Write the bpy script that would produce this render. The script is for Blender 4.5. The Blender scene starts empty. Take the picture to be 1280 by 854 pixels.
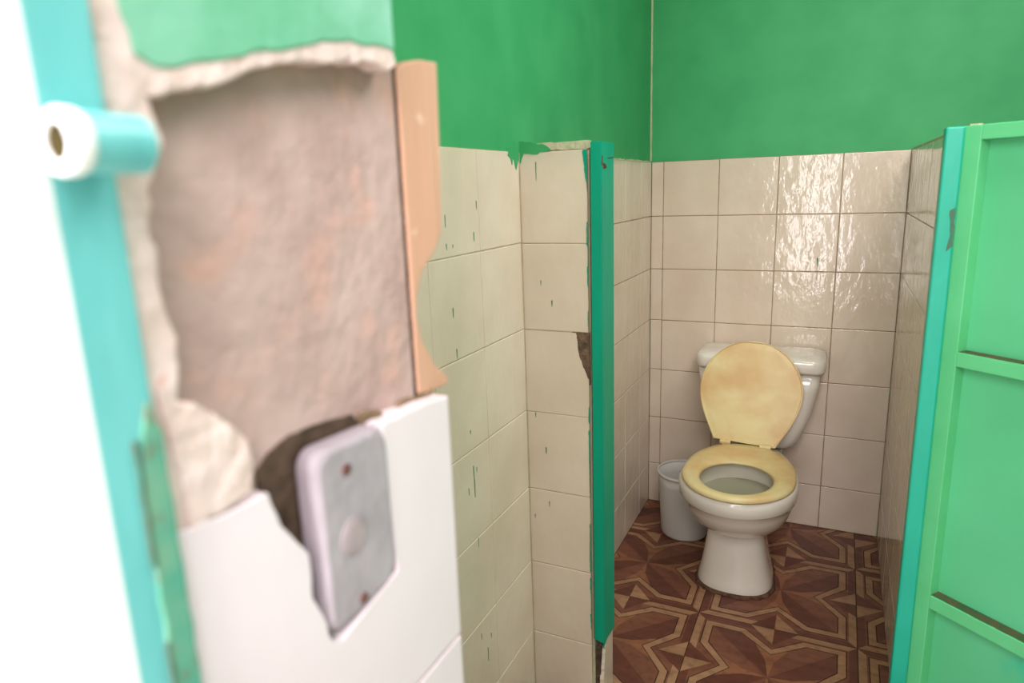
import bpy, bmesh, math, random
from mathutils import Vector, Matrix
random.seed(7)
S = bpy.context.scene
COL = S.collection

# ------------------------------------------------------------ camera
YAW, PITCH, ROLL, FPX = 0.452, 0.2214, -0.0356, 848.25
CPOS = Vector((0.6504, -2.5851, 1.282))
F = Vector((-math.sin(YAW)*math.cos(PITCH), math.cos(YAW)*math.cos(PITCH), -math.sin(PITCH)))
R_ = F.cross(Vector((0, 0, 1))).normalized()
U_ = R_.cross(F)
cR = math.cos(ROLL)*R_ + math.sin(ROLL)*U_
cU = -math.sin(ROLL)*R_ + math.cos(ROLL)*U_
cd = bpy.data.cameras.new('camera')
cam = bpy.data.objects.new('camera', cd)
COL.objects.link(cam)
M4 = Matrix.Identity(4)
for i in range(3):
    M4[i][0], M4[i][1], M4[i][2], M4[i][3] = cR[i], cU[i], -F[i], CPOS[i]
cam.matrix_world = M4
cd.sensor_width = 36
cd.lens = FPX/1280*36
cd.clip_start = 0.01
cd.dof.use_dof = True
cd.dof.focus_distance = 2.0
cd.dof.aperture_fstop = 4.5
S.camera = cam

# ------------------------------------------------------------ light and exposure
w = bpy.data.worlds.new('world'); S.world = w; w.use_nodes = True
w.node_tree.nodes['Background'].inputs[0].default_value = (1.0, 0.93, 0.98, 1)
w.node_tree.nodes['Background'].inputs[1].default_value = .85

def light(name, kind, loc, target, energy, color=(1, 1, 1), size=None, size_y=None, angle=None):
    l = bpy.data.lights.new(name, kind); l.energy = energy; l.color = color
    if kind == 'AREA':
        l.shape = 'RECTANGLE'; l.size = size; l.size_y = size_y or size
    if angle: l.angle = angle
    o = bpy.data.objects.new(name, l); COL.objects.link(o)
    o.location = loc
    o.rotation_euler = (Vector(target)-Vector(loc)).to_track_quat('-Z', 'Y').to_euler()
    return o
light('sun', 'SUN', (-2, -6, 5), (0.3, -2.4, 0), 2.8, (1, .95, .93), angle=0.02)
light('ceiling_fill', 'AREA', (1.15, -1.45, 2.40), (.7, -1.0, 0), 21, (1, .93, .92), .9, .9)  # added fill lamp under the closed ceiling, no roof opening there
# lamps added as entrance daylight: low strip making the tile streak, open sky above
light('streak_light', 'AREA', (.455, -3.0, 1.0), (.455, 0, 1.0), 6.5, (1, .94, .95), .17, 1.15)
light('sky_light', 'AREA', (.85, -3.2, 2.1), (.62, -.6, 1.0), 18, (1, .93, .93), .8, .8)

S.view_settings.view_transform = 'Standard'
S.view_settings.look = 'None'
S.view_settings.gamma = 1
S.view_settings.use_curve_mapping = False
S.view_settings.exposure = 0.62

# ------------------------------------------------------------ materials
def lin(c):
    return tuple((x/12.92 if x <= .04045 else ((x+.055)/1.055)**2.4) for x in [v/255 for v in c]) + (1,)

def mat(name, c1, c2=None, scale=8, rough=.5, spec=.5, bump=0, bscale=40, stretch=(1, 1, 1), metal=0,
        lo=.35, hi=.65, c3=None, s3=3, lo3=.5, hi3=.7, trans=0, detail=4, coat=0, bstretch=None, alpha=1, rvar=0):
    m = bpy.data.materials.new(name); m.use_nodes = True
    nt = m.node_tree; N = nt.nodes; L = nt.links
    b = N['Principled BSDF']
    b.inputs['Roughness'].default_value = rough
    b.inputs['Specular IOR Level'].default_value = spec
    b.inputs['Metallic'].default_value = metal
    b.inputs['Transmission Weight'].default_value = trans
    b.inputs['Coat Weight'].default_value = coat
    b.inputs['Coat Roughness'].default_value = .08
    b.inputs['Alpha'].default_value = alpha
    tc = N.new('ShaderNodeTexCoord')
    mp = N.new('ShaderNodeMapping'); mp.inputs['Scale'].default_value = stretch
    L.new(tc.outputs['Object'], mp.inputs['Vector'])
    col = None
    if c2:
        n = N.new('ShaderNodeTexNoise'); n.inputs['Scale'].default_value = scale; n.inputs['Detail'].default_value = detail
        L.new(mp.outputs[0], n.inputs['Vector'])
        r = N.new('ShaderNodeValToRGB')
        r.color_ramp.elements[0].position = lo; r.color_ramp.elements[0].color = lin(c1)
        r.color_ramp.elements[1].position = hi; r.color_ramp.elements[1].color = lin(c2)
        L.new(n.outputs['Fac'], r.inputs[0]); col = r.outputs[0]
        if c3:
            n3 = N.new('ShaderNodeTexNoise'); n3.inputs['Scale'].default_value = s3; n3.inputs['Detail'].default_value = 5
            L.new(tc.outputs['Object'], n3.inputs['Vector'])
            r3 = N.new('ShaderNodeMapRange'); r3.inputs[1].default_value = lo3; r3.inputs[2].default_value = hi3
            L.new(n3.outputs['Fac'], r3.inputs[0])
            mx = N.new('ShaderNodeMix'); mx.data_type = 'RGBA'
            L.new(r3.outputs[0], mx.inputs[0]); L.new(col, mx.inputs[6]); mx.inputs[7].default_value = lin(c3)
            col = mx.outputs[2]
        L.new(col, b.inputs['Base Color'])
    else:
        b.inputs['Base Color'].default_value = lin(c1)
    if bump:
        mp2 = N.new('ShaderNodeMapping'); mp2.inputs['Scale'].default_value = bstretch or stretch
        L.new(tc.outputs['Object'], mp2.inputs['Vector'])
        n2 = N.new('ShaderNodeTexNoise'); n2.inputs['Scale'].default_value = bscale; n2.inputs['Detail'].default_value = 3
        L.new(mp2.outputs[0], n2.inputs['Vector'])
        bp = N.new('ShaderNodeBump'); bp.inputs['Strength'].default_value = bump; bp.inputs['Distance'].default_value = .01
        L.new(n2.outputs['Fac'], bp.inputs['Height']); L.new(bp.outputs[0], b.inputs['Normal'])
    return m

M = dict(
    green=mat('green_wall_paint', (58, 154, 96), (68, 163, 104), 6, .5, .25, .12, 9),
    tile=mat('cream_glazed_tile', (208, 193, 172), (218, 205, 186), 5, .13, .5, .22, 26, bstretch=(1, 1, .55)),
    tile_back=mat('cream_glazed_tile_wavy', (206, 189, 170), (216, 202, 184), 5, .11, .5, .27, 24, bstretch=(1, 1, .6)),
    grout=mat('brown_grout', (128, 106, 84), (160, 138, 112), 30, .9, .2),
    grout2=mat('pale_grout', (168, 154, 124), (184, 170, 140), 30, .9, .2),
    drip=mat('dark_green_paint', (36, 112, 70), (44, 124, 80), 30, .4, .4),
    hole=mat('deep_hole', (12, 8, 10), None, rough=.9, spec=.1),
    bore=mat('bore_shade', (64, 56, 28), (44, 38, 20), 60, .9, .1),
    plaster=mat('pale_plaster', (196, 186, 160), (172, 180, 142), 30, .9, .2, .5, 60),
    ftile=mat('white_reveal_tile', (218, 203, 209), (226, 212, 218), 5, .3, .4, .05, 20),
    fgreen=mat('reveal_green_paint', (104, 174, 140), (118, 182, 152), 20, .45, .4, .2, 25, c3=(136, 194, 170), s3=12),
    concrete=mat('rough_concrete', (170, 142, 136), (196, 170, 164), 16, .95, .2, .25, 70, lo=.3, hi=.7,
                 c3=(204, 160, 148), s3=24, lo3=.54, hi3=.74, detail=6),
    crumb=mat('crumbling_plaster', (224, 204, 199), (212, 188, 180), 40, .95, .2, .35, 90, c3=(214, 140, 124), s3=60, lo3=.66, hi3=.74),
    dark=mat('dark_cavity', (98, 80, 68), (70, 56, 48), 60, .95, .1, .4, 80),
    ceiling=mat('ceiling_paint', (196, 196, 186), (206, 206, 198), 4, .8, .2, .05, 10),
    teal=mat('teal_gloss_paint', (0, 146, 114), (6, 154, 122), 20, .45, .2, .08, 60, stretch=(1, 1, .2)),
    teal2=mat('teal_satin_paint', (10, 160, 134), (24, 170, 144), 14, .4, .5, .1, 40, stretch=(1, 1, .4), c3=(66, 120, 96), s3=16, lo3=.7, hi3=.76),
    teal3=mat('pale_teal_frame_paint', (96, 176, 176), (108, 184, 184), 30, .4, .5, .1, 40, stretch=(1, 1, .3)),
    door=mat('green_door_paint', (88, 186, 132), (96, 194, 142), 5, .42, .4, .06, 14, c3=(60, 186, 150), s3=6, lo3=.62, hi3=.72),
    doorframe=mat('green_door_frame_paint', (92, 190, 128), (100, 198, 138), 8, .42, .4, .06, 30),
    rust=mat('rust', (96, 62, 44), (60, 40, 32), 60, .9, .2),
    white=mat('white_frame_paint', (232, 234, 232), (240, 240, 238), 10, .5, .4),
    steel=mat('bright_steel', (220, 220, 220), None, rough=.35, metal=.4),
    wood=mat('orange_pine', (200, 152, 126), (210, 166, 142), 10, .7, .3, .2, 50, stretch=(1, 1, .12), c3=(230, 200, 176), s3=30, lo3=.62, hi3=.7),
    boxm=mat('grey_box_plastic', (156, 146, 153), (168, 158, 165), 14, .45, .4, .15, 60),
    boxk=mat('grey_box_disc', (152, 138, 144), (166, 150, 154), 40, .55, .4, .2, 60),
    screw=mat('rusty_screw', (112, 72, 66), (88, 56, 54), 60, .6, .4),
    porcelain=mat('white_porcelain', (214, 208, 196), (220, 214, 202), 8, .12, .5, coat=.4),
    seat=mat('yellowed_seat_plastic', (216, 200, 146), (222, 208, 156), 6, .35, .4, c3=(206, 172, 118), s3=5.5, lo3=.42, hi3=.62),
    basin=mat('stained_basin', (204, 200, 184), (210, 206, 192), 9, .2, .5),
    water=mat('bowl_water', (194, 192, 166), None, rough=.03, trans=.35),
    cement=mat('grey_cement_bead', (104, 78, 62), (74, 50, 40), 50, .9, .2, .5, 90),
    bucket=mat('grey_blue_plastic', (186, 183, 176), (192, 189, 182), 5, .5, .4),
    ground=mat('courtyard_concrete', (170, 164, 152), (186, 180, 168), 3, .9, .2, .1, 20),
    court=mat('courtyard_plaster', (120, 112, 98), (134, 126, 110), 3, .9, .2),
)
# floor woods
def wood(name, a, b):
    return mat(name, a, b, 26, .42, .4, .04, 60, stretch=(.18, 1, 1), c3=tuple(int(v*.8) for v in a), s3=40, lo3=.5, hi3=.8, detail=6)
FW = [wood('floor_tan', (148, 110, 80), (168, 128, 96)), wood('floor_dark', (92, 50, 38), (106, 60, 46)),
      wood('floor_mid', (134, 86, 60), (150, 100, 70)), wood('floor_brown', (110, 66, 50), (128, 80, 60)),
      mat('floor_seam', (84, 58, 44), (64, 44, 34), 40, .8, .2)]

# ------------------------------------------------------------ helpers
def link(name, bm, mats, parent=None, smooth=False, bevel=0, loc=None, rotz=None, seg=2):
    me = bpy.data.meshes.new(name)
    bmesh.ops.recalc_face_normals(bm, faces=bm.faces)
    bm.to_mesh(me); bm.free()
    if not isinstance(mats, (list, tuple)): mats = [mats]
    for m in mats: me.materials.append(m)
    o = bpy.data.objects.new(name, me); COL.objects.link(o)
    if smooth:
        for p in me.polygons: p.use_smooth = True
    if bevel:
        b = o.modifiers.new('bevel', 'BEVEL'); b.width = bevel; b.segments = seg; b.limit_method = 'ANGLE'; b.angle_limit = .6
    if parent: o.parent = parent
    if loc: o.location = loc
    if rotz: o.rotation_euler = (0, 0, rotz)
    return o

def tag(o, label=None, cat=None, group=None, kind=None):
    if label: o['label'] = label
    if cat: o['category'] = cat
    if group: o['group'] = group
    if kind: o['kind'] = kind
    return o

def empty(name, loc, rotz=0):
    o = bpy.data.objects.new(name, None); COL.objects.link(o)
    o.location = loc; o.rotation_euler = (0, 0, rotz); o.empty_display_size = .05
    return o

def box(bm, a, b, mi=0):
    x0, y0, z0 = a; x1, y1, z1 = b
    v = [bm.verts.new(p) for p in ((x0, y0, z0), (x1, y0, z0), (x1, y1, z0), (x0, y1, z0), (x0, y0, z1), (x1, y0, z1), (x1, y1, z1), (x0, y1, z1))]
    for f in ((0, 3, 2, 1), (4, 5, 6, 7), (0, 1, 5, 4), (1, 2, 6, 5), (2, 3, 7, 6), (3, 0, 4, 7)):
        bm.faces.new([v[i] for i in f]).material_index = mi

def prism(bm, pts, axis, a, b, mi=0, inset=0):
    """polygon in the two other axes (in order), extruded along axis from a to b (b = the visible side)"""
    def P(p, t):
        q = [0, 0, 0]; o = [i for i in range(3) if i != axis]
        q[axis] = t; q[o[0]] = p[0]; q[o[1]] = p[1]; return q
    n = len(pts)
    A = [bm.verts.new(P(p, a)) for p in pts]; B = [bm.verts.new(P(p, b)) for p in pts]
    fs = [bm.faces.new(A), bm.faces.new(B)]
    for i in range(n): fs.append(bm.faces.new((A[i], A[(i+1) % n], B[(i+1) % n], B[i])))
    for f in fs: f.material_index = mi
    return fs

def rough_poly(pts, amp, step):
    out = []
    for i, p in enumerate(pts):
        q = pts[(i+1) % len(pts)]
        d = math.dist(p[:2], q[:2]); flag = len(p) > 2      # a third entry marks a straight edge
        out.append((p[0], p[1]))
        if not flag:
            k = int(d/step)
            for j in range(1, k):
                t = j/k
                out.append((p[0]+(q[0]-p[0])*t+random.uniform(-amp, amp), p[1]+(q[1]-p[1])*t+random.uniform(-amp, amp)))
    return out

def loft(bm, rings, mi=0, cap0=True, cap1=True):
    vs = [[bm.verts.new(p) for p in r] for r in rings]
    n = len(vs[0])
    for k in range(len(vs)-1):
        for i in range(n):
            bm.faces.new((vs[k][i], vs[k][(i+1) % n], vs[k+1][(i+1) % n], vs[k+1][i])).material_index = mi
    if cap0: bm.faces.new(vs[0]).material_index = mi
    if cap1: bm.faces.new(vs[-1]).material_index = mi
    return vs

def tube(bm, p0, p1, r, n=20, mi=0, r1=None):
    p0 = Vector(p0); p1 = Vector(p1); d = (p1-p0).normalized()
    a = d.orthogonal().normalized(); b = d.cross(a)
    rr = [[p + (a*math.cos(t)+b*math.sin(t))*q for t in [2*math.pi*i/n for i in range(n)]] for p, q in ((p0, r), (p1, r1 or r))]
    loft(bm, rr, mi)

def tiles(bm, ub, vb, place, depth=.006, gap=.0022, bev=.0014, tilt=.0012, skip=(), mt=0, mg=1):
    """real glazed tiles: ub, vb = seam positions; place(u, v, h) -> point, h = height above the grout"""
    for i in range(len(ub)-1):
        for j in range(len(vb)-1):
            if (i, j) in skip: continue
            g = gap/2
            u0, u1 = sorted((ub[i], ub[i+1])); v0, v1 = sorted((vb[j], vb[j+1]))
            u0 += g; u1 -= g; v0 += g; v1 -= g
            if u1-u0 < .004 or v1-v0 < .004: continue
            uc, vc = (u0+u1)/2, (v0+v1)/2
            ta, tb = random.uniform(-tilt, tilt), random.uniform(-tilt, tilt)
            H = lambda u, v: (u-uc)*ta*5 + (v-vc)*tb*5
            rings = []
            for k, h in ((0, -depth), (0, -bev), (bev*.5, -bev*.25), (bev*1.3, 0)):
                c = [(u0+k, v0+k), (u1-k, v0+k), (u1-k, v1-k), (u0+k, v1-k)]
                rings.append([place(u, v, h+H(u, v)) for u, v in c])
            loft(bm, rings, mt)
    a, b = min(ub), max(ub); c, d = min(vb), max(vb)
    loft(bm, [[place(a, c, h), place(b, c, h), place(b, d, h), place(a, d, h)] for h in (-depth-.001, -.0014)], mg)

# ------------------------------------------------------------ the room shell
HT = 1.36; RZ = [HT-.1989*k for k in range(7)] + [0.0]
ZC = 2.5; RX = 1.95; YF = -2.217; YO = -2.4365
W_ = .841

# floor, inlaid wood-look ceramic tiles
bm = bmesh.new()
def poly(pts, z, mi):
    bm.faces.new([bm.verts.new((x, y, z)) for x, y in pts]).material_index = mi
T = .433; X0 = .335-T; Y0 = -.262+T
box(bm, (-.1, -2.46, -.1), (RX+.1, .1, -.002), 4)
xs = [X0+T*i for i in range(6)]; ys = [Y0-T*j for j in range(7)]
def clip(pts, lo, hi, ax):
    for sgn, lim in ((1, lo), (-1, hi)):
        out = []
        for i in range(len(pts)):
            p, q = pts[i], pts[(i+1) % len(pts)]
            a, b = sgn*(p[ax]-lim), sgn*(q[ax]-lim)
            if a >= 0: out.append(p)
            if a*b < 0:
                t = a/(a-b); out.append((p[0]+(q[0]-p[0])*t, p[1]+(q[1]-p[1])*t))
        pts = out
        if len(pts) < 3: return []
    return pts
def tp(pts, cx, cy, rot, z, mi, h):
    out = []
    for u, v in pts:
        for _ in range(rot): u, v = v, -u
        out.append((cx+u*h, cy+v*h))
    out = clip(out, 0.0, RX, 0)
    if out: out = clip(out, YO-.02, 0.0, 1)
    if len(out) >= 3: poly(out, z, mi)
for x in xs:
    for y in ys:
        cx, cy, h = x+T/2, y-T/2, T/2
        g = 1-.007
        tp([(-g, -g), (g, -g), (g, g), (-g, g)], cx, cy, 0, -.0012, 3, h)
        for r in range(4):
            tp([(-g, g), (0, g), (0, .9), (-.9, .9)], cx, cy, r, -.0010, 1, h)
            tp([(0, g), (g, g), (.9, .9), (0, .9)], cx, cy, r, -.0010, 0, h)
        # thin dark outline, tan outline, then the field
        def star(c, n, a): return [p for r in range(4) for p in [(lambda u, v, r=r: [(u, v), (v, -u), (-u, -v), (-v, u)][r])(*q) for q in ((-c, c), (-n, c), (0, a), (n, c))]]
        tp(star(.88, .36, .57), cx, cy, 0, -.0008, 4, h)
        tp(star(.865, .365, .555), cx, cy, 0, -.0007, 0, h)
        tp(star(.775, .40, .455), cx, cy, 0, -.0006, 4, h)
        for r in range(4):
            # corner lozenges, one half dark, one half mid, and the wedges between them
            tp([(-.76, .76), (-.41, .76), (-.20, .60), (-.05, .30), (0, 0), (-.30, .30)], cx, cy, r, -.0004, 1, h)
            tp([(-.76, .76), (-.30, .30), (0, 0), (-.30, .05), (-.60, .20), (-.76, .41)], cx, cy, r, -.0004, 3, h)
            tp([(-.20, .60), (0, .44), (0, 0), (-.05, .30)], cx, cy, r, -.0004, 2, h)
            tp([(0, .44), (.20, .60), (.05, .30), (0, 0)], cx, cy, r, -.0004, 2, h)
            tp([(-.30, g), (0, g), (0, .66)], cx, cy, r, -.0004, 0, h)
            tp([(0, g), (.30, g), (0, .66)], cx, cy, r, -.0004, 1, h)
floor = link('floor', bm, FW)
tag(floor, 'brown wood-look inlaid star pattern ceramic floor tiles', 'floor', kind='structure')

# back wall
bm = bmesh.new(); box(bm, (-.1, .006, 0), (RX+.1, .12, ZC), 0)
wall_back = tag(link('wall_back', bm, M['green']), 'green painted back wall behind the toilet', 'wall', kind='structure')
bm = bmesh.new()
UB = [0.0, .0453, .2453, .4453, .6453, W_]
tiles(bm, UB, RZ, lambda u, v, h: (u, -h, v), bev=.0016)
prism(bm, [(.583, 1.009), (.5845, 1.012), (.588, 1.010), (.5885, 1.0), (.5875, .975), (.5875, .93), (.5865, .93), (.5855, .98)], 1, 0, -.0006, 2)
link('wall_tiling', bm, [M['tile_back'], M['grout'], M['drip']], wall_back)
bm = bmesh.new(); tiles(bm, [W_+.10, 1.16, 1.36, 1.56, 1.76, RX], RZ, lambda u, v, h: (u, -h, v))
link('wall_tiling', bm, [M['tile'], M['grout']], wall_back)

# left wall, with its tiling inside the stall and in front of it
bm = bmesh.new(); box(bm, (-.12, YF, 0), (-.006, .006, ZC), 0)
wall_left = tag(link('wall_left', bm, M['green']), 'green painted left wall running from the entrance to the corner', 'wall', kind='structure')
bm = bmesh.new()
tiles(bm, [0, -.143, -.343, -.543, -.743, -.943, -1.09], RZ, lambda u, v, h: (h, u, v), tilt=.0008)
link('wall_tiling', bm, [M['tile'], M['grout']], wall_left)
bm = bmesh.new()
tiles(bm, [-1.177, -1.374, -1.572, -1.77, -1.97, -2.17, YF], RZ, lambda u, v, h: (h, u, v), tilt=.0008, gap=.0016)
drips = [(-1.385, 1.26, 1.244), (-1.401, 1.2, 1.183), (-1.496, 1.065, 1.047), (-1.49, 0.984, 0.966), (-1.507, 1.238, 1.217), (-1.507, 1.186, 1.176), (-1.448, 0.727, 0.694), (-1.453, 0.806, 0.799), (-1.443, 0.562, 0.541), (-1.435, 0.719, 0.709), (-1.447, 0.697, 0.658), (-1.424, 0.284, 0.251), (-1.406, 0.309, 0.297), (-1.484, 1.183, 1.177), (-1.472, 0.687, 0.673), (-1.45, 0.336, 0.322)]
for y, a, b in drips:
    q = random.uniform(.0009, .0016)
    prism(bm, [(y-q, a), (y, a+.002), (y+q, a), (y+q*.5, b+.004), (y, b), (y-q*.6, b+.004)], 0, 0, .0008, 2)
link('wall_tiling', bm, [M['tile'], M['grout2'], M['drip']], wall_left)
# unpainted bead of plaster running up the corner
bm = bmesh.new()
n = 40
rings = []
for i in range(n+1):
    z = HT+.004+(ZC-HT-.004)*i/n
    wd = .006+random.uniform(-.0015, .0015)
    rings.append([(-.006, .006, z), (-.006, .006-wd, z), (-.004, .006-wd*.9, z), (wd*.3-.004, .004, z), (wd*.4-.004, .006, z)])
loft(bm, rings)
link('corner_bead', bm, M['plaster'], wall_left)
# strip of filler on the upper edge of the tiling
bm = bmesh.new()
for i in range(60):
    y = -.01-i*.019
    prism(bm, [(y, HT+random.uniform(.002, .006)), (y-.02, HT+random.uniform(.002, .006)), (y-.02, HT-.001), (y, HT-.001)], 0, -.006, -.0008)
link('edge_filler', bm, M['plaster'], wall_left)

# low partition on the left of the stall
bm = bmesh.new()
box(bm, (-.006, -1.171, 0), (.164, -1.09, HT+.008), 1)
box(bm, (.160, -1.168, 0), (.178, -1.10, HT+.006), 2)
part_l = tag(link('wall_partition_left', bm, [M['green'], M['plaster'], M['dark']]), 'low tiled stub wall holding the narrow teal door post', 'wall', kind='structure')
bm = bmesh.new()
ZP = [1.3587-.1989*k for k in range(7)] + [0.0]
tiles(bm, [0, .158], ZP, lambda u, v, h: (u, -1.177-h, v), tilt=.0008, gap=.0016, skip=((0, 2),))
box(bm, (-.001, -1.1795, .002), (.0018, -1.174, HT-.002), 1)
# the third tile down has a corner broken off against the post
z0, z1 = ZP[3]+.0011, ZP[2]-.0011
prism(bm, rough_poly([(.001, z0, 1), (.157, z0, 1), (.157, .853), (.147, .876), (.134, .907), (.131, .935), (.127, z1, 1), (.001, z1, 1)], .0012, .006), 1, -1.172, -1.177, 0)
for x, a, b in [(0.04, 1.336, 1.296), (0.045, 1.076, 1.065), (0.071, 1.031, 1.017), (0.023, 0.759, 0.747), (0.048, 0.674, 0.657), (0.053, 0.535, 0.52), (0.014, 0.494, 0.483)]:
    q = random.uniform(.0009, .0016)
    prism(bm, [(x-q, a), (x, a+.002), (x+q, a), (x+q*.5, b+.004), (x, b), (x-q*.6, b+.004)], 1, -1.177, -1.1778, 2)
# teal paint carried over the tile edge
prism(bm, rough_poly([(.148, 1.357), (.158, 1.357, 1), (.158, 1.27), (.1545, 1.295), (.151, 1.328)], .0012, .006), 1, -1.177, -1.1778, 3)
zz = 1.25
while zz > .22:
    dz = random.uniform(.02, .05); q = random.uniform(.0, .0035)
    if q > .0008 and not (.84 < zz < .97):
        prism(bm, rough_poly([(.158-q, zz), (.158, zz+.003, 1), (.158, zz-dz-.003), (.158-q*random.uniform(.4, 1.2), zz-dz)], .0006, .006), 1, -1.177, -1.1778, 3)
    zz -= dz
link('wall_tiling', bm, [M['tile'], M['grout2'], M['drip'], M['teal']], part_l)
bm = bmesh.new()
prism(bm, rough_poly([(.118, .962), (.160, .962, 1), (.160, .84, 1), (.130, .84, 1)], .001, .008), 1, -1.170, -1.1762, 0)
link('broken_tile_bed', bm, mat('mortar', (124, 102, 82), (88, 72, 60), 50, .95, .2, .8, 70, c3=(66, 58, 52), s3=30), part_l)
bm = bmesh.new()
prism(bm, rough_poly([(0.0, 1.376), (.163, 1.376), (.163, 1.3595), (.077, 1.360), (0.0, 1.357)], .001, .012), 1, -1.165, -1.1768, 0)
prism(bm, rough_poly([(0.0, 1.382), (.02, 1.380), (.058, 1.374), (.077, 1.361), (.035, 1.353), (.012, 1.356), (.004, 1.335), (0.0, 1.34)], .002, .008), 1, -1.176, -1.1782, 1)
prism(bm, rough_poly([(-1.179, 1.382), (-1.20, 1.378), (-1.225, 1.368), (-1.235, 1.352), (-1.222, 1.346), (-1.215, 1.332), (-1.208, 1.348), (-1.195, 1.322), (-1.179, 1.345)], .002, .008), 0, -.006, .0012, 1)
link('top_filler', bm, [M['plaster'], M['green']], part_l)
bm = bmesh.new()
# end face below the post: broken plaster and a tile edge
prism(bm, rough_poly([(-1.174, 0, 1), (-1.095, 0, 1), (-1.095, .19), (-1.12, .185), (-1.15, .17), (-1.160, .12), (-1.168, .08), (-1.172, .05)], .0015, .008), 0, .176, .186, 0)
link('end_plaster', bm, M['tile'], part_l)

# low partition on the right of the stall
bm = bmesh.new(); box(bm, (W_+.006, -1.165, 0), (W_+.094, .006, HT-.002), 0)
part_r = tag(link('wall_partition_right', bm, M['plaster']), 'low tiled stub wall to the right of the toilet', 'wall', kind='structure')
bm = bmesh.new()
tiles(bm, [0, -.19, -.39, -.59, -.79, -.99, -1.17], RZ, lambda u, v, h: (W_-h, u, v), tilt=.0008)
link('wall_tiling', bm, [M['tile'], M['grout']], part_r)
bm = bmesh.new()
tiles(bm, [0, -.19, -.39, -.59, -.79, -.99, -1.17], RZ, lambda u, v, h: (W_+.10+h, u, v), tilt=.0008)
link('wall_tiling', bm, [M['tile'], M['grout']], part_r)
bm = bmesh.new(); prism(bm, rough_poly([(W_+.001, -1.13, 1), (W_+.02, -1.13, 1), (W_+.02, 0, 1), (W_+.001, 0, 1)], .001, .02), 2, HT-.002, HT+.004)
link('top_filler', bm, M['plaster'], part_r)

# right wall, ceiling
bm = bmesh.new(); box(bm, (RX, YF, 0), (RX+.12, .006, ZC), 0)
tag(link('wall_right', bm, M['green']), 'green painted right wall', 'wall', kind='structure')
bm = bmesh.new(); box(bm, (-.12, YO, ZC), (RX+.12, .12, ZC+.1), 0)
tag(link('ceiling', bm, M['ceiling']), 'pale ceiling', 'ceiling', kind='structure')

# entrance wall: its left jamb is the broken reveal close to the lens
XR = .40
bm = bmesh.new()
prism(bm, [(YO+.001, 0), (-2.188, 0), (-2.188, 1.135), (-2.198, 1.14), (-2.198, 1.372), (YF-.002, 1.38), (YF-.002, ZC), (YO+.001, ZC)], 0, -.1, XR-.017, 0)
box(bm, (1.22, YO+.001, 0), (RX+.12, YF, ZC), 1)
box(bm, (XR-.017, YO+.001, 2.12), (1.22, YF, ZC), 1)
wall_front = tag(link('wall_front', bm, [M['concrete'], M['green']]), 'broken entrance wall with a bare concrete patch above white tile', 'wall', kind='structure')
bm = bmesh.new()
prism(bm, rough_poly([(-2.217, 2.49, 1), (-2.217, 1.366), (-2.237, 1.366), (-2.266, 1.363), (-2.289, 1.358), (-2.321, 1.350), (-2.346, 1.343), (-2.37, 1.337), (-2.385, 1.334), (-2.394, 1.338), (-2.398, 1.36), (-2.402, 1.42, 1), (-2.402, 2.49, 1)], .0012, .006), 0, XR-.017, XR, 0)
link('green_plaster', bm, M['fgreen'], wall_front, bevel=.0015)
bm = bmesh.new()
prism(bm, rough_poly([(-2.218, 1.368), (-2.214, 1.358), (-2.222, 1.354), (-2.24, 1.356), (-2.266, 1.353), (-2.289, 1.350), (-2.321, 1.343), (-2.346, 1.334), (-2.37, 1.327), (-2.39, 1.322), (-2.398, 1.335), (-2.385, 1.345), (-2.33, 1.356), (-2.27, 1.37)], .0015, .006), 0, XR-.017, XR-.0012, 0)
prism(bm, rough_poly([(-2.408, 1.46), (-2.398, 1.46), (-2.396, 1.36), (-2.391, 1.335), (-2.385, 1.305), (-2.392, 1.292), (-2.396, 1.286), (-2.397, 1.25), (-2.392, 1.225), (-2.396, 1.20), (-2.398, 1.17), (-2.400, 1.141), (-2.413, 1.141)], .0016, .006), 0, XR-.017, XR-.001, 0)
prism(bm, rough_poly([(-2.406, 1.209), (-2.400, 1.199), (-2.389, 1.195), (-2.38, 1.187), (-2.371, 1.178), (-2.364, 1.169), (-2.362, 1.155), (-2.365, 1.143), (-2.377, 1.141), (-2.40, 1.140)], .001, .006), 0, XR-.017, XR+.001, 0)
link('crumbling_edge', bm, M['crumb'], wall_front, bevel=.002)
bm = bmesh.new()
TB = .943
prism(bm, rough_poly([(-2.182, TB, 1), (-2.181, 1.137), (-2.2, 1.1385), (-2.221, 1.140), (-2.2605, 1.1415, 1), (-2.256, 1.038, 1), (-2.315, 1.026), (-2.322, 1.03), (-2.327, 1.05), (-2.334, 1.066), (-2.333, 1.092), (-2.345, 1.11), (-2.35, 1.117), (-2.356, 1.138), (-2.375, 1.1385), (-2.4, 1.141, 1), (-2.4085, 1.142, 1), (-2.4085, TB, 1)], .0008, .006), 0, XR-.017, XR+.001, 0)
prism(bm, [(-2.182, TB-.003), (-2.4085, TB-.003), (-2.4085, .746), (-2.182, .746)], 0, XR-.017, XR+.001, 0)
prism(bm, [(-2.182, .743), (-2.4085, .743), (-2.4085, .002), (-2.182, .002)], 0, XR-.017, XR+.001, 0)
prism(bm, [(-2.184, .002), (-2.4, .002), (-2.4, TB+.01), (-2.184, TB+.01)], 0, XR-.017, XR-.001, 1)
link('reveal_tile', bm, [M['ftile'], M['grout']], wall_front, bevel=.0008)
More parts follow.
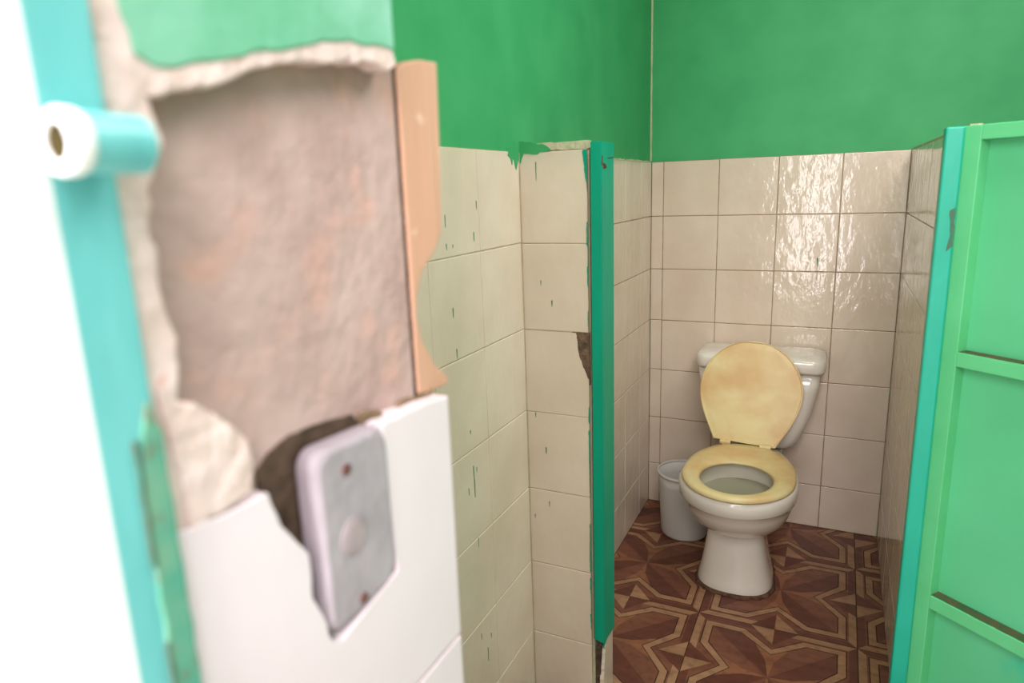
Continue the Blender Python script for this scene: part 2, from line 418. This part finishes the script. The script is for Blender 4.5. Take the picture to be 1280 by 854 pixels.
# thin smear of dirt along the cut tile edge
bm = bmesh.new()
prism(bm, rough_poly([(-2.262, 1.1411, 1), (-2.347, 1.1411, 1), (-2.347, 1.143), (-2.338, 1.149), (-2.321, 1.154), (-2.296, 1.1525), (-2.268, 1.149)], .0008, .006), 0, XR-.0175, XR-.0155, 0)
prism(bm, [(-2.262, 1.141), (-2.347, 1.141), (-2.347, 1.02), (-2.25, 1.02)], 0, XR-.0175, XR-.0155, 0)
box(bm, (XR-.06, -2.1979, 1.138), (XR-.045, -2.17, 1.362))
box(bm, (XR-.045, -2.1979, 1.138), (XR-.0168, -2.1940, 1.362))  # dark strip filling the slot beside the batten, its shade put in as colour
link('dirt_and_gap_shade', bm, M['dark'], wall_front)
bm = bmesh.new()
prism(bm, rough_poly([(-2.181, 1.134), (-2.262, 1.136), (-2.262, 1.147), (-2.245, 1.1445), (-2.235, 1.139), (-2.21, 1.142), (-2.1955, 1.139), (-2.181, 1.1405)], .001, .005), 0, XR-.018, XR-.012, 0)
link('dirty_mortar', bm, mat('dirty_mortar', (140, 118, 92), (112, 92, 72), 50, .95, .2, .6, 80), wall_front)

# courtyard outside the entrance (what the tiles mirror)
bm = bmesh.new(); box(bm, (-6, -8, -.12), (6, YO-.03, -.02), 0)
tag(link('ground', bm, M['ground']), 'pale concrete courtyard outside the entrance', 'ground', kind='structure')

# ------------------------------------------------------------ toilet
def egg(cx, hw, yf, yb, yc, z, n=64, ef=2.0, eb=2.6):
    out = []
    for i in range(n):
        t = 2*math.pi*i/n
        c, s = math.cos(t), math.sin(t)
        e = ef if s < 0 else eb
        x = cx + hw*math.copysign(abs(c)**(2/e), c)
        y = yc + (yc-yf)*math.copysign(abs(s)**(2/e), s) if s < 0 else yc + (yb-yc)*abs(s)**(2/e)
        out.append((x, y, z))
    return out
def rrect(cx, hw, yf, yb, z, r=.03, n=6):
    out = []
    for (sx, sy, a0) in ((1, 1, 0), (-1, 1, 90), (-1, -1, 180), (1, -1, 270)):
        ccx = cx + sx*(hw-r); ccy = (yb-r) if sy > 0 else (yf+r)
        for k in range(n+1):
            a = math.radians(a0+90*k/n); out.append((ccx+r*math.cos(a), ccy+r*math.sin(a), z))
    return out
TX, TY = .415, -.35
toilet = empty('toilet', (TX, TY, 0))
tag(toilet, 'white porcelain toilet with yellowed open lid in the tiled stall', 'toilet')
L0 = lambda r: [(x-TX, y-TY, z) for x, y, z in r]
bm = bmesh.new()
prof = [(0, .115, -.572, -.22, -.46), (.012, .118, -.575, -.22, -.46), (.03, .113, -.570, -.22, -.46), (.09, .101, -.562, -.23, -.47), (.15, .091, -.555, -.24, -.475),
        (.190, .086, -.553, -.24, -.48), (.203, .089, -.558, -.24, -.48), (.213, .102, -.584, -.24, -.48), (.228, .121, -.620, -.24, -.48), (.25, .138, -.654, -.23, -.49),
        (.28, .153, -.687, -.22, -.50), (.31, .162, -.706, -.22, -.51), (.333, .166, -.716, -.22, -.52), (.338, .170, -.721, -.22, -.53), (.345, .173, -.727, -.22, -.54),
        (.37, .175, -.731, -.22, -.54), (.386, .174, -.730, -.22, -.54), (.392, .168, -.724, -.225, -.54)]
rings = [L0(egg(.413 if z > .2 else .409, hw, yf, yb, yc, z, ef=2.0 if z > .2 else 2.5, eb=2.0)) for z, hw, yf, yb, yc in prof]
vs = loft(bm, rings, 0, True, False)
inner = [(.392, .128, -.702, -.39, -.55), (.388, .118, -.694, -.40, -.55), (.37, .118, -.692, -.40, -.55), (.34, .116, -.688, -.41, -.54), (.30, .104, -.67, -.42, -.53), (.24, .07, -.60, -.42, -.50), (.22, .03, -.53, -.45, -.49)]
prev = vs[-1]
for k, (z, hw, yf, yb, yc) in enumerate(inner):
    cur = [bm.verts.new(p) for p in L0(egg(.415, hw, yf, yb, yc, z, eb=2.1))]
    for i in range(64):
        bm.faces.new((prev[i], prev[(i+1) % 64], cur[(i+1) % 64], cur[i])).material_index = 0 if k < 2 else 1
    prev = cur
bm.faces.new(prev).material_index = 1
loft(bm, [L0(rrect(.415, *p)) for p in ((.075, -.34, -.05, .20, .03), (.088, -.34, -.03, .30, .03), (.098, -.34, -.025, .345, .03), (.098, -.33, -.03, .352, .03))])
link('bowl', bm, [M['porcelain'], M['basin']], toilet, smooth=True)
bm = bmesh.new()
loft(bm, [L0(egg(.415, .110, -.681, -.412, -.54, .318, eb=2.1)), L0(egg(.415, .113, -.685, -.409, -.54, .333, eb=2.1))])
link('water', bm, M['water'], toilet, smooth=False)
# seat ring
bm = bmesh.new()
n = 72
OUT = egg(.415, .166, -.737, -.292, -.55, 0, n, 2.0, 2.25)
INN = egg(.413, .106, -.700, -.452, -.575, 0, n, 2.0, 2.1)
rg = []
for t, z in ((0.03, .393), (0, .397), (.0, .402), (.06, .408), (.3, .411), (.7, .410), (.94, .406), (1, .400), (1, .395), (.95, .393)):
    rg.append([(o[0]+(i[0]-o[0])*t-TX, o[1]+(i[1]-o[1])*t-TY, z+.001) for o, i in zip(OUT, INN)])
vs = loft(bm, rg, 0, False, False)
for i in range(n): bm.faces.new((vs[-1][i], vs[-1][(i+1) % n], vs[0][(i+1) % n], vs[0][i]))
link('seat', bm, M['seat'], toilet, smooth=True)
# raised lid
hwt = [(.18*k/10, .101+.0645*math.sin(math.pi/2*k/10)**1.1) for k in range(10)] + [(.18+.168*math.sin(math.pi/2*k/16), .1655*math.cos(math.pi/2*k/16)) for k in range(16)] + [(.348, 0)]
def lid_out(inset):
    L = []
    for v, hw in hwt:
        k = inset*.9
        L.append((max(hw-k*1.0, 0) if hw else 0, min(max(v, k), .348-k)))
    pts = [(-h, v) for h, v in L] + [(h, v) for h, v in reversed(L[:-1])]
    return pts
bv, tv = Vector((.400, -.300, .412)), Vector((.419, -.222, .752))
vdir = (tv-bv).normalized(); udir = Vector((1, 0, 0)); udir = (udir-vdir*udir.dot(vdir)).normalized(); ndir = vdir.cross(udir)  # towards the wall or room
if ndir.y > 0: ndir = -ndir
bm = bmesh.new()
rg = []
for ins, hh in ((.004, -.014), (0, -.010), (0, -.001), (.002, .001), (.005, .001), (.0075, -.002), (.012, -.002), (.03, -.001)):
    rg.append([tuple(bv + udir*u + vdir*v + ndir*hh - Vector((TX, TY, 0))) for u, v in lid_out(ins)])
loft(bm, rg)
slid = link('seat_lid', bm, M['seat'], toilet, smooth=False)
for x, y in ((.340, -.297), (.470, -.304)):
    bm = bmesh.new()
    tube(bm, (x-.018-TX, y-TY, .409), (x+.018-TX, y-.001-TY, .409), .0085, 16)
    box(bm, (x-.010-TX, y-.008-TY, .392), (x+.010-TX, y+.012-TY, .406))
    link('hinge', bm, M['seat'], slid, bevel=.0015)
# tank
bm = bmesh.new()
loft(bm, [L0(rrect(.422, *p)) for p in ((.095, -.15, -.045, .352, .03), (.118, -.165, -.03, .358, .035), (.132, -.172, -.025, .372, .035), (.145, -.176, -.02, .395, .035), (.168, -.182, -.016, .455, .035),
      (.184, -.187, -.014, .51, .035), (.195, -.190, -.012, .575, .033), (.201, -.192, -.012, .642, .03))])
link('tank', bm, M['porcelain'], toilet, smooth=True)
bm = bmesh.new()
loft(bm, [L0(rrect(.425, *p)) for p in ((.198, -.19, -.012, .640, .03), (.208, -.203, -.006, .642, .036), (.212, -.207, -.004, .650, .04), (.213, -.208, -.004, .674, .042), (.210, -.205, -.006, .686, .042),
      (.203, -.198, -.012, .692, .04), (.185, -.18, -.03, .696, .04), (.12, -.13, -.08, .698, .02))])
link('tank_lid', bm, M['porcelain'], toilet, smooth=True)
bm = bmesh.new()
rg = []
n = 90
base = egg(.409, .117, -.575, -.22, -.46, 0, n, 2.5, 2.0)
J = [random.uniform(.001, .007) for _ in range(n)]
J = [(J[i-1]+J[i]+J[(i+1) % n])/3 for i in range(n)]
for k, (a, z) in enumerate(((2.2, 0.0), (1.5, .004), (.6, .008), (-.3, .010))):
    ring = []
    for i, (x, y, _) in enumerate(base):
        d = Vector((x-.413, y+.40, 0)).normalized()
        ring.append((x+d.x*J[i]*a-TX, y+d.y*J[i]*a-TY, z))
    rg.append(ring)
loft(bm, rg, 0, True, True)
link('cement_bead', bm, M['cement'], toilet, smooth=True)

# ------------------------------------------------------------ bin
bx, by = .192, -.215
bin_ = empty('waste_bin', (bx, by, 0)); tag(bin_, 'grey-blue plastic waste bin half hidden behind the toilet', 'waste bin')
bm = bmesh.new()
def circ(r, z, n=48): return [(r*math.cos(2*math.pi*i/n), r*math.sin(2*math.pi*i/n), z) for i in range(n)]
loft(bm, [circ(*p) for p in ((.074, .001), (.082, .004), (.085, .012), (.090, .10), (.096, .20), (.099, .245), (.097, .245), (.094, .20), (.088, .10), (.083, .012), (.05, .008))])
link('body', bm, M['bucket'], bin_, smooth=True)
bm = bmesh.new()
rg = [circ(*p) for p in ((.0992, .237), (.1022, .239), (.1030, .243), (.1022, .248), (.0975, .249), (.0962, .246), (.0965, .240))]
vs = loft(bm, rg, 0, False, False)
for i in range(48): bm.faces.new((vs[-1][i], vs[-1][(i+1) % 48], vs[0][(i+1) % 48], vs[0][i]))
link('rim', bm, M['bucket'], bin_, smooth=True)

# ------------------------------------------------------------ teal posts of the stall door
post = empty('door_post', (.178, -1.14, 0)); tag(post, 'narrow teal steel angle post capping the left stub wall', 'door post')
post.location.z = .16
bm = bmesh.new()
px, py, pz = .178, -1.14, .16
prism(bm, rough_poly([(.167-px, 1.372-pz, 1), (.167-px, .185-pz), (.175-px, .165-pz), (.182-px, .178-pz), (.191-px, .170-pz, 1), (.191-px, 1.372-pz, 1)], .001, .006), 1, -1.179-py, -1.182-py)
prism(bm, rough_poly([(-1.181-py, 1.372-pz, 1), (-1.181-py, .172-pz), (-1.15-py, .18-pz), (-1.12-py, .176-pz), (-1.095-py, .172-pz, 1), (-1.095-py, 1.372-pz, 1)], .001, .006), 0, .187-px, .191-px)
link('angle_bar', bm, M['teal'], post, bevel=.0006)
bm = bmesh.new()
prism(bm, rough_poly([(.168-px, .190-pz), (.190-px, .184-pz), (.190-px, .176-pz), (.182-px, .180-pz), (.175-px, .168-pz)], .001, .004), 1, -1.182-py, -1.1825-py)
prism(bm, rough_poly([(-1.172-py, 1.328-pz), (-1.150-py, 1.326-pz), (-1.145-py, 1.318-pz), (-1.168-py, 1.316-pz)], .001, .004), 0, .191-px, .1915-px)
prism(bm, rough_poly([(-1.181-py, 1.345-pz), (-1.174-py, 1.340-pz), (-1.176-py, 1.322-pz), (-1.181-py, 1.325-pz)], .0006, .004), 0, .191-px, .1915-px)
prism(bm, [(-1.140-py, 1.3395-pz), (-1.097-py, 1.342-pz), (-1.097-py, 1.340-pz), (-1.140-py, 1.3375-pz)], 0, .191-px, .1915-px)
prism(bm, [(.167-px, 1.36-pz), (.1675-px, .19-pz), (.1655-px, .19-pz), (.165-px, 1.36-pz)], 1, -1.175-py, -1.181-py)
link('rust_patch', bm, M['rust'], post)

door_ang = math.radians(-38)
post2 = empty('door_post', (.812, -1.192, .02)); tag(post2, 'bright teal steel tube post on the right where the door hinges', 'door post')
bm = bmesh.new(); box(bm, (-.0135, -.015, -.02), (.0145, .015, 1.337))
link('square_tube', bm, M['teal2'], post2, bevel=.003)
bm = bmesh.new(); prism(bm, rough_poly([(.004, 1.20), (.012, 1.205), (.0138, 1.14), (.004, 1.13), (.008, 1.16)], .001, .008), 1, -.015, -.0154)
link('worn_patch', bm, mat('worn_teal', (60, 116, 94), (84, 100, 80), 90, .7, .2), post2)

# stall door, swung open towards the room
d1 = empty('door_1', (.826, -1.187, 0), door_ang)
tag(d1, 'green sheet metal stall door with ribbed frame, standing open at right', 'door', kind='structure')
DW = .60
def dbox(name, s0, s1, z0, z1, m, y0=0, y1=.026, bevel=.0012):
    bm = bmesh.new(); box(bm, (s0, y0, z0), (s1, y1, z1)); return link(name, bm, m, d1, bevel=bevel)
dbox('stile', .0, .030, .06, 1.358, M['doorframe'])
dbox('stile', DW-.03, DW, .06, 1.358, M['doorframe'])
for a, b in ((1.334, 1.358), (.948, .974), (.468, .495), (.06, .086)):
    dbox('rail', .030, DW-.03, a, b, M['doorframe'])
for zt in (.974, .495):  # dark strips lying along the tops of the two middle rails
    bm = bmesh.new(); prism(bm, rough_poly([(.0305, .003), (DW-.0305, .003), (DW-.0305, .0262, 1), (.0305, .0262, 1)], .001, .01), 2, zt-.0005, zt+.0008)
    link('ledge_strip', bm, mat('ledge_strip', (58, 92, 62), (96, 84, 62), 60, .95, .1), d1)
dbox('panel_sheet', .001, DW-.001, .061, 1.357, M['door'], .026, .0285, 0)

# ------------------------------------------------------------ things on the near reveal
# entrance frame
fr = empty('entrance_door_frame', (XR, YO, 0)); tag(fr, 'sunlit steel entrance door frame with pale teal inner edge', 'door frame')
fx, fy = XR, YO
bm = bmesh.new(); box(bm, (-.012, .0, 0), (.004, .0245, 2.1)); link('inner_edge', bm, M['teal3'], fr, bevel=.001)
bm = bmesh.new(); prism(bm, rough_poly([(.0135, .2), (.0135, 1.15), (.0165, 1.19), (.021, 1.205), (.0262, 1.19), (.0262, .2, 1)], .0006, .01), 0, 0, .0055)
link('edge_strip', bm, mat('worn_green_strip', (78, 150, 128), (110, 158, 132), 50, .6, .2, c3=(110, 118, 96), s3=60, lo3=.55, hi3=.7), fr, bevel=.001)
bm = bmesh.new()
for za, zb in ((1.135, 1.19), (1.06, 1.10), (.98, 1.03), (.90, .95)):
    prism(bm, rough_poly([(.0128, za), (.0128, zb), (.0142, zb), (.0146, za)], .0005, .006), 0, .003, .0058)
link('dirty_seam', bm, mat('seam_dirt', (70, 116, 100), (92, 96, 78), 80, .8, .2), fr)
bm = bmesh.new(); prism(bm, [(-.30, 0), (.004, 0), (.004, 2.12), (-.30, 2.12)], 1, 0, -.004)
link('outer_plate', bm, M['white'], fr)
bm = bmesh.new(); tube(bm, (-.041, -.0039, 1.247), (-.041, -.0048, 1.247), .0055, 20)
link('bolt_hole', bm, M['hole'], fr)
latch = empty('barrel_latch', (.4195, -2.4215, 1.302)); tag(latch, 'short teal pipe latch keeper with a bare bright end, in front of the frame', 'latch')
bm = bmesh.new(); n = 40
def yc_(r, y): return [(r*math.cos(2*math.pi*i/n), y, r*math.sin(2*math.pi*i/n)) for i in range(n)]
loft(bm, [yc_(.0102, .009), yc_(.0102, -.0135), yc_(.0066, -.0135), yc_(.0066, .009)], 0, False, False)
loft(bm, [yc_(.0066, .0091), yc_(.0102, .0091)], 0, False, False)
barrel = link('barrel', bm, M['teal3'], latch, smooth=False)
bm = bmesh.new()
vs = loft(bm, [yc_(.0102, -.0135), yc_(.0110, -.0155), yc_(.0110, -.0195), yc_(.0100, -.021), yc_(.0068, -.021), yc_(.0064, -.020), yc_(.0064, -.0135)], 0, False, False)
for i in range(n): bm.faces.new((vs[-1][i], vs[-1][(i+1) % n], vs[0][(i+1) % n], vs[0][i]))
link('collar', bm, M['white'], barrel)
bm = bmesh.new(); box(bm, (-.018, -.010, -.006), (-.008, .008, .006)); link('weld_tab', bm, M['teal3'], latch, bevel=.001)
bm = bmesh.new(); tube(bm, (0, -.0195, 0), (0, .008, 0), .0063, 20); link('bore', bm, M['bore'], barrel)  # solid dark plug, the shade of the hollow pipe put into its colour

# wooden batten
bat = empty('wooden_batten', (.385, -2.19, 1.14))
bm = bmesh.new()
BT = [(-2.194, 1.360), (-2.183, 1.366), (-2.163, 1.370), (-2.144, 1.371, 1), (-2.146, 1.315, 1), (-2.150, 1.253, 1), (-2.162, 1.239, 1), (-2.180, 1.227, 1), (-2.188, 1.212, 1), (-2.190, 1.195, 1), (-2.185, 1.177, 1), (-2.171, 1.157, 1), (-2.153, 1.142, 1), (-2.1535, 1.137, 1), (-2.18, 1.138, 1), (-2.194, 1.140, 1)]
prism(bm, [(y+2.19, z-1.14) for y, z in rough_poly(BT, .0008, .006)], 0, -.024, .0)
b_ = link('batten', bm, M['wood'], bat, bevel=.0012)
tag(bat, 'raw orange wooden batten with a bitten edge beside the concrete patch', 'batten')

# electrical box
eb = empty('electrical_box', (XR-.0003, -2.2895, 1.0885)); tag(eb, 'grey electrical box with rounded blank cover sunk in the broken wall', 'electrical box')
def rr2(hy, hz, x, r=.012, n=6):
    out = []
    for (sy, sz, a0) in ((1, 1, 0), (-1, 1, 90), (-1, -1, 180), (1, -1, 270)):
        for k in range(n+1):
            a = math.radians(a0+90*k/n); out.append((x, sy*(hy-r)+r*math.cos(a), sz*(hz-r)+r*math.sin(a)))
    return out
def shear(r): return [(x, y, z - y*.06*(1 if z > 0 else -1.6)) for x, y, z in r]
bm = bmesh.new()
loft(bm, [shear(rr2(.0335, .055, -.0125)), shear(rr2(.0335, .055, -.004)), shear(rr2(.0325, .054, .0)), shear(rr2(.030, .0515, .002)), shear(rr2(.0285, .050, .0022))])
plate = link('cover_plate', bm, M['boxm'], eb, smooth=False, bevel=.001)
for yy, z in ((-.009, .039), (-.004, -.047)):
    bm = bmesh.new(); tube(bm, (.0015, yy, z), (.0034, yy, z), .0034, 16)
    tag(link('screw', bm, M['screw'], plate), 'rusty brown screw head')
bm = bmesh.new(); tube(bm, (.0015, -.007, -.004), (.0029, -.007, -.004), .0120, 32); tube(bm, (.0028, -.007, -.004), (.0034, -.007, -.004), .0095, 32)
link('knockout', bm, M['boxk'], plate, bevel=.0006)
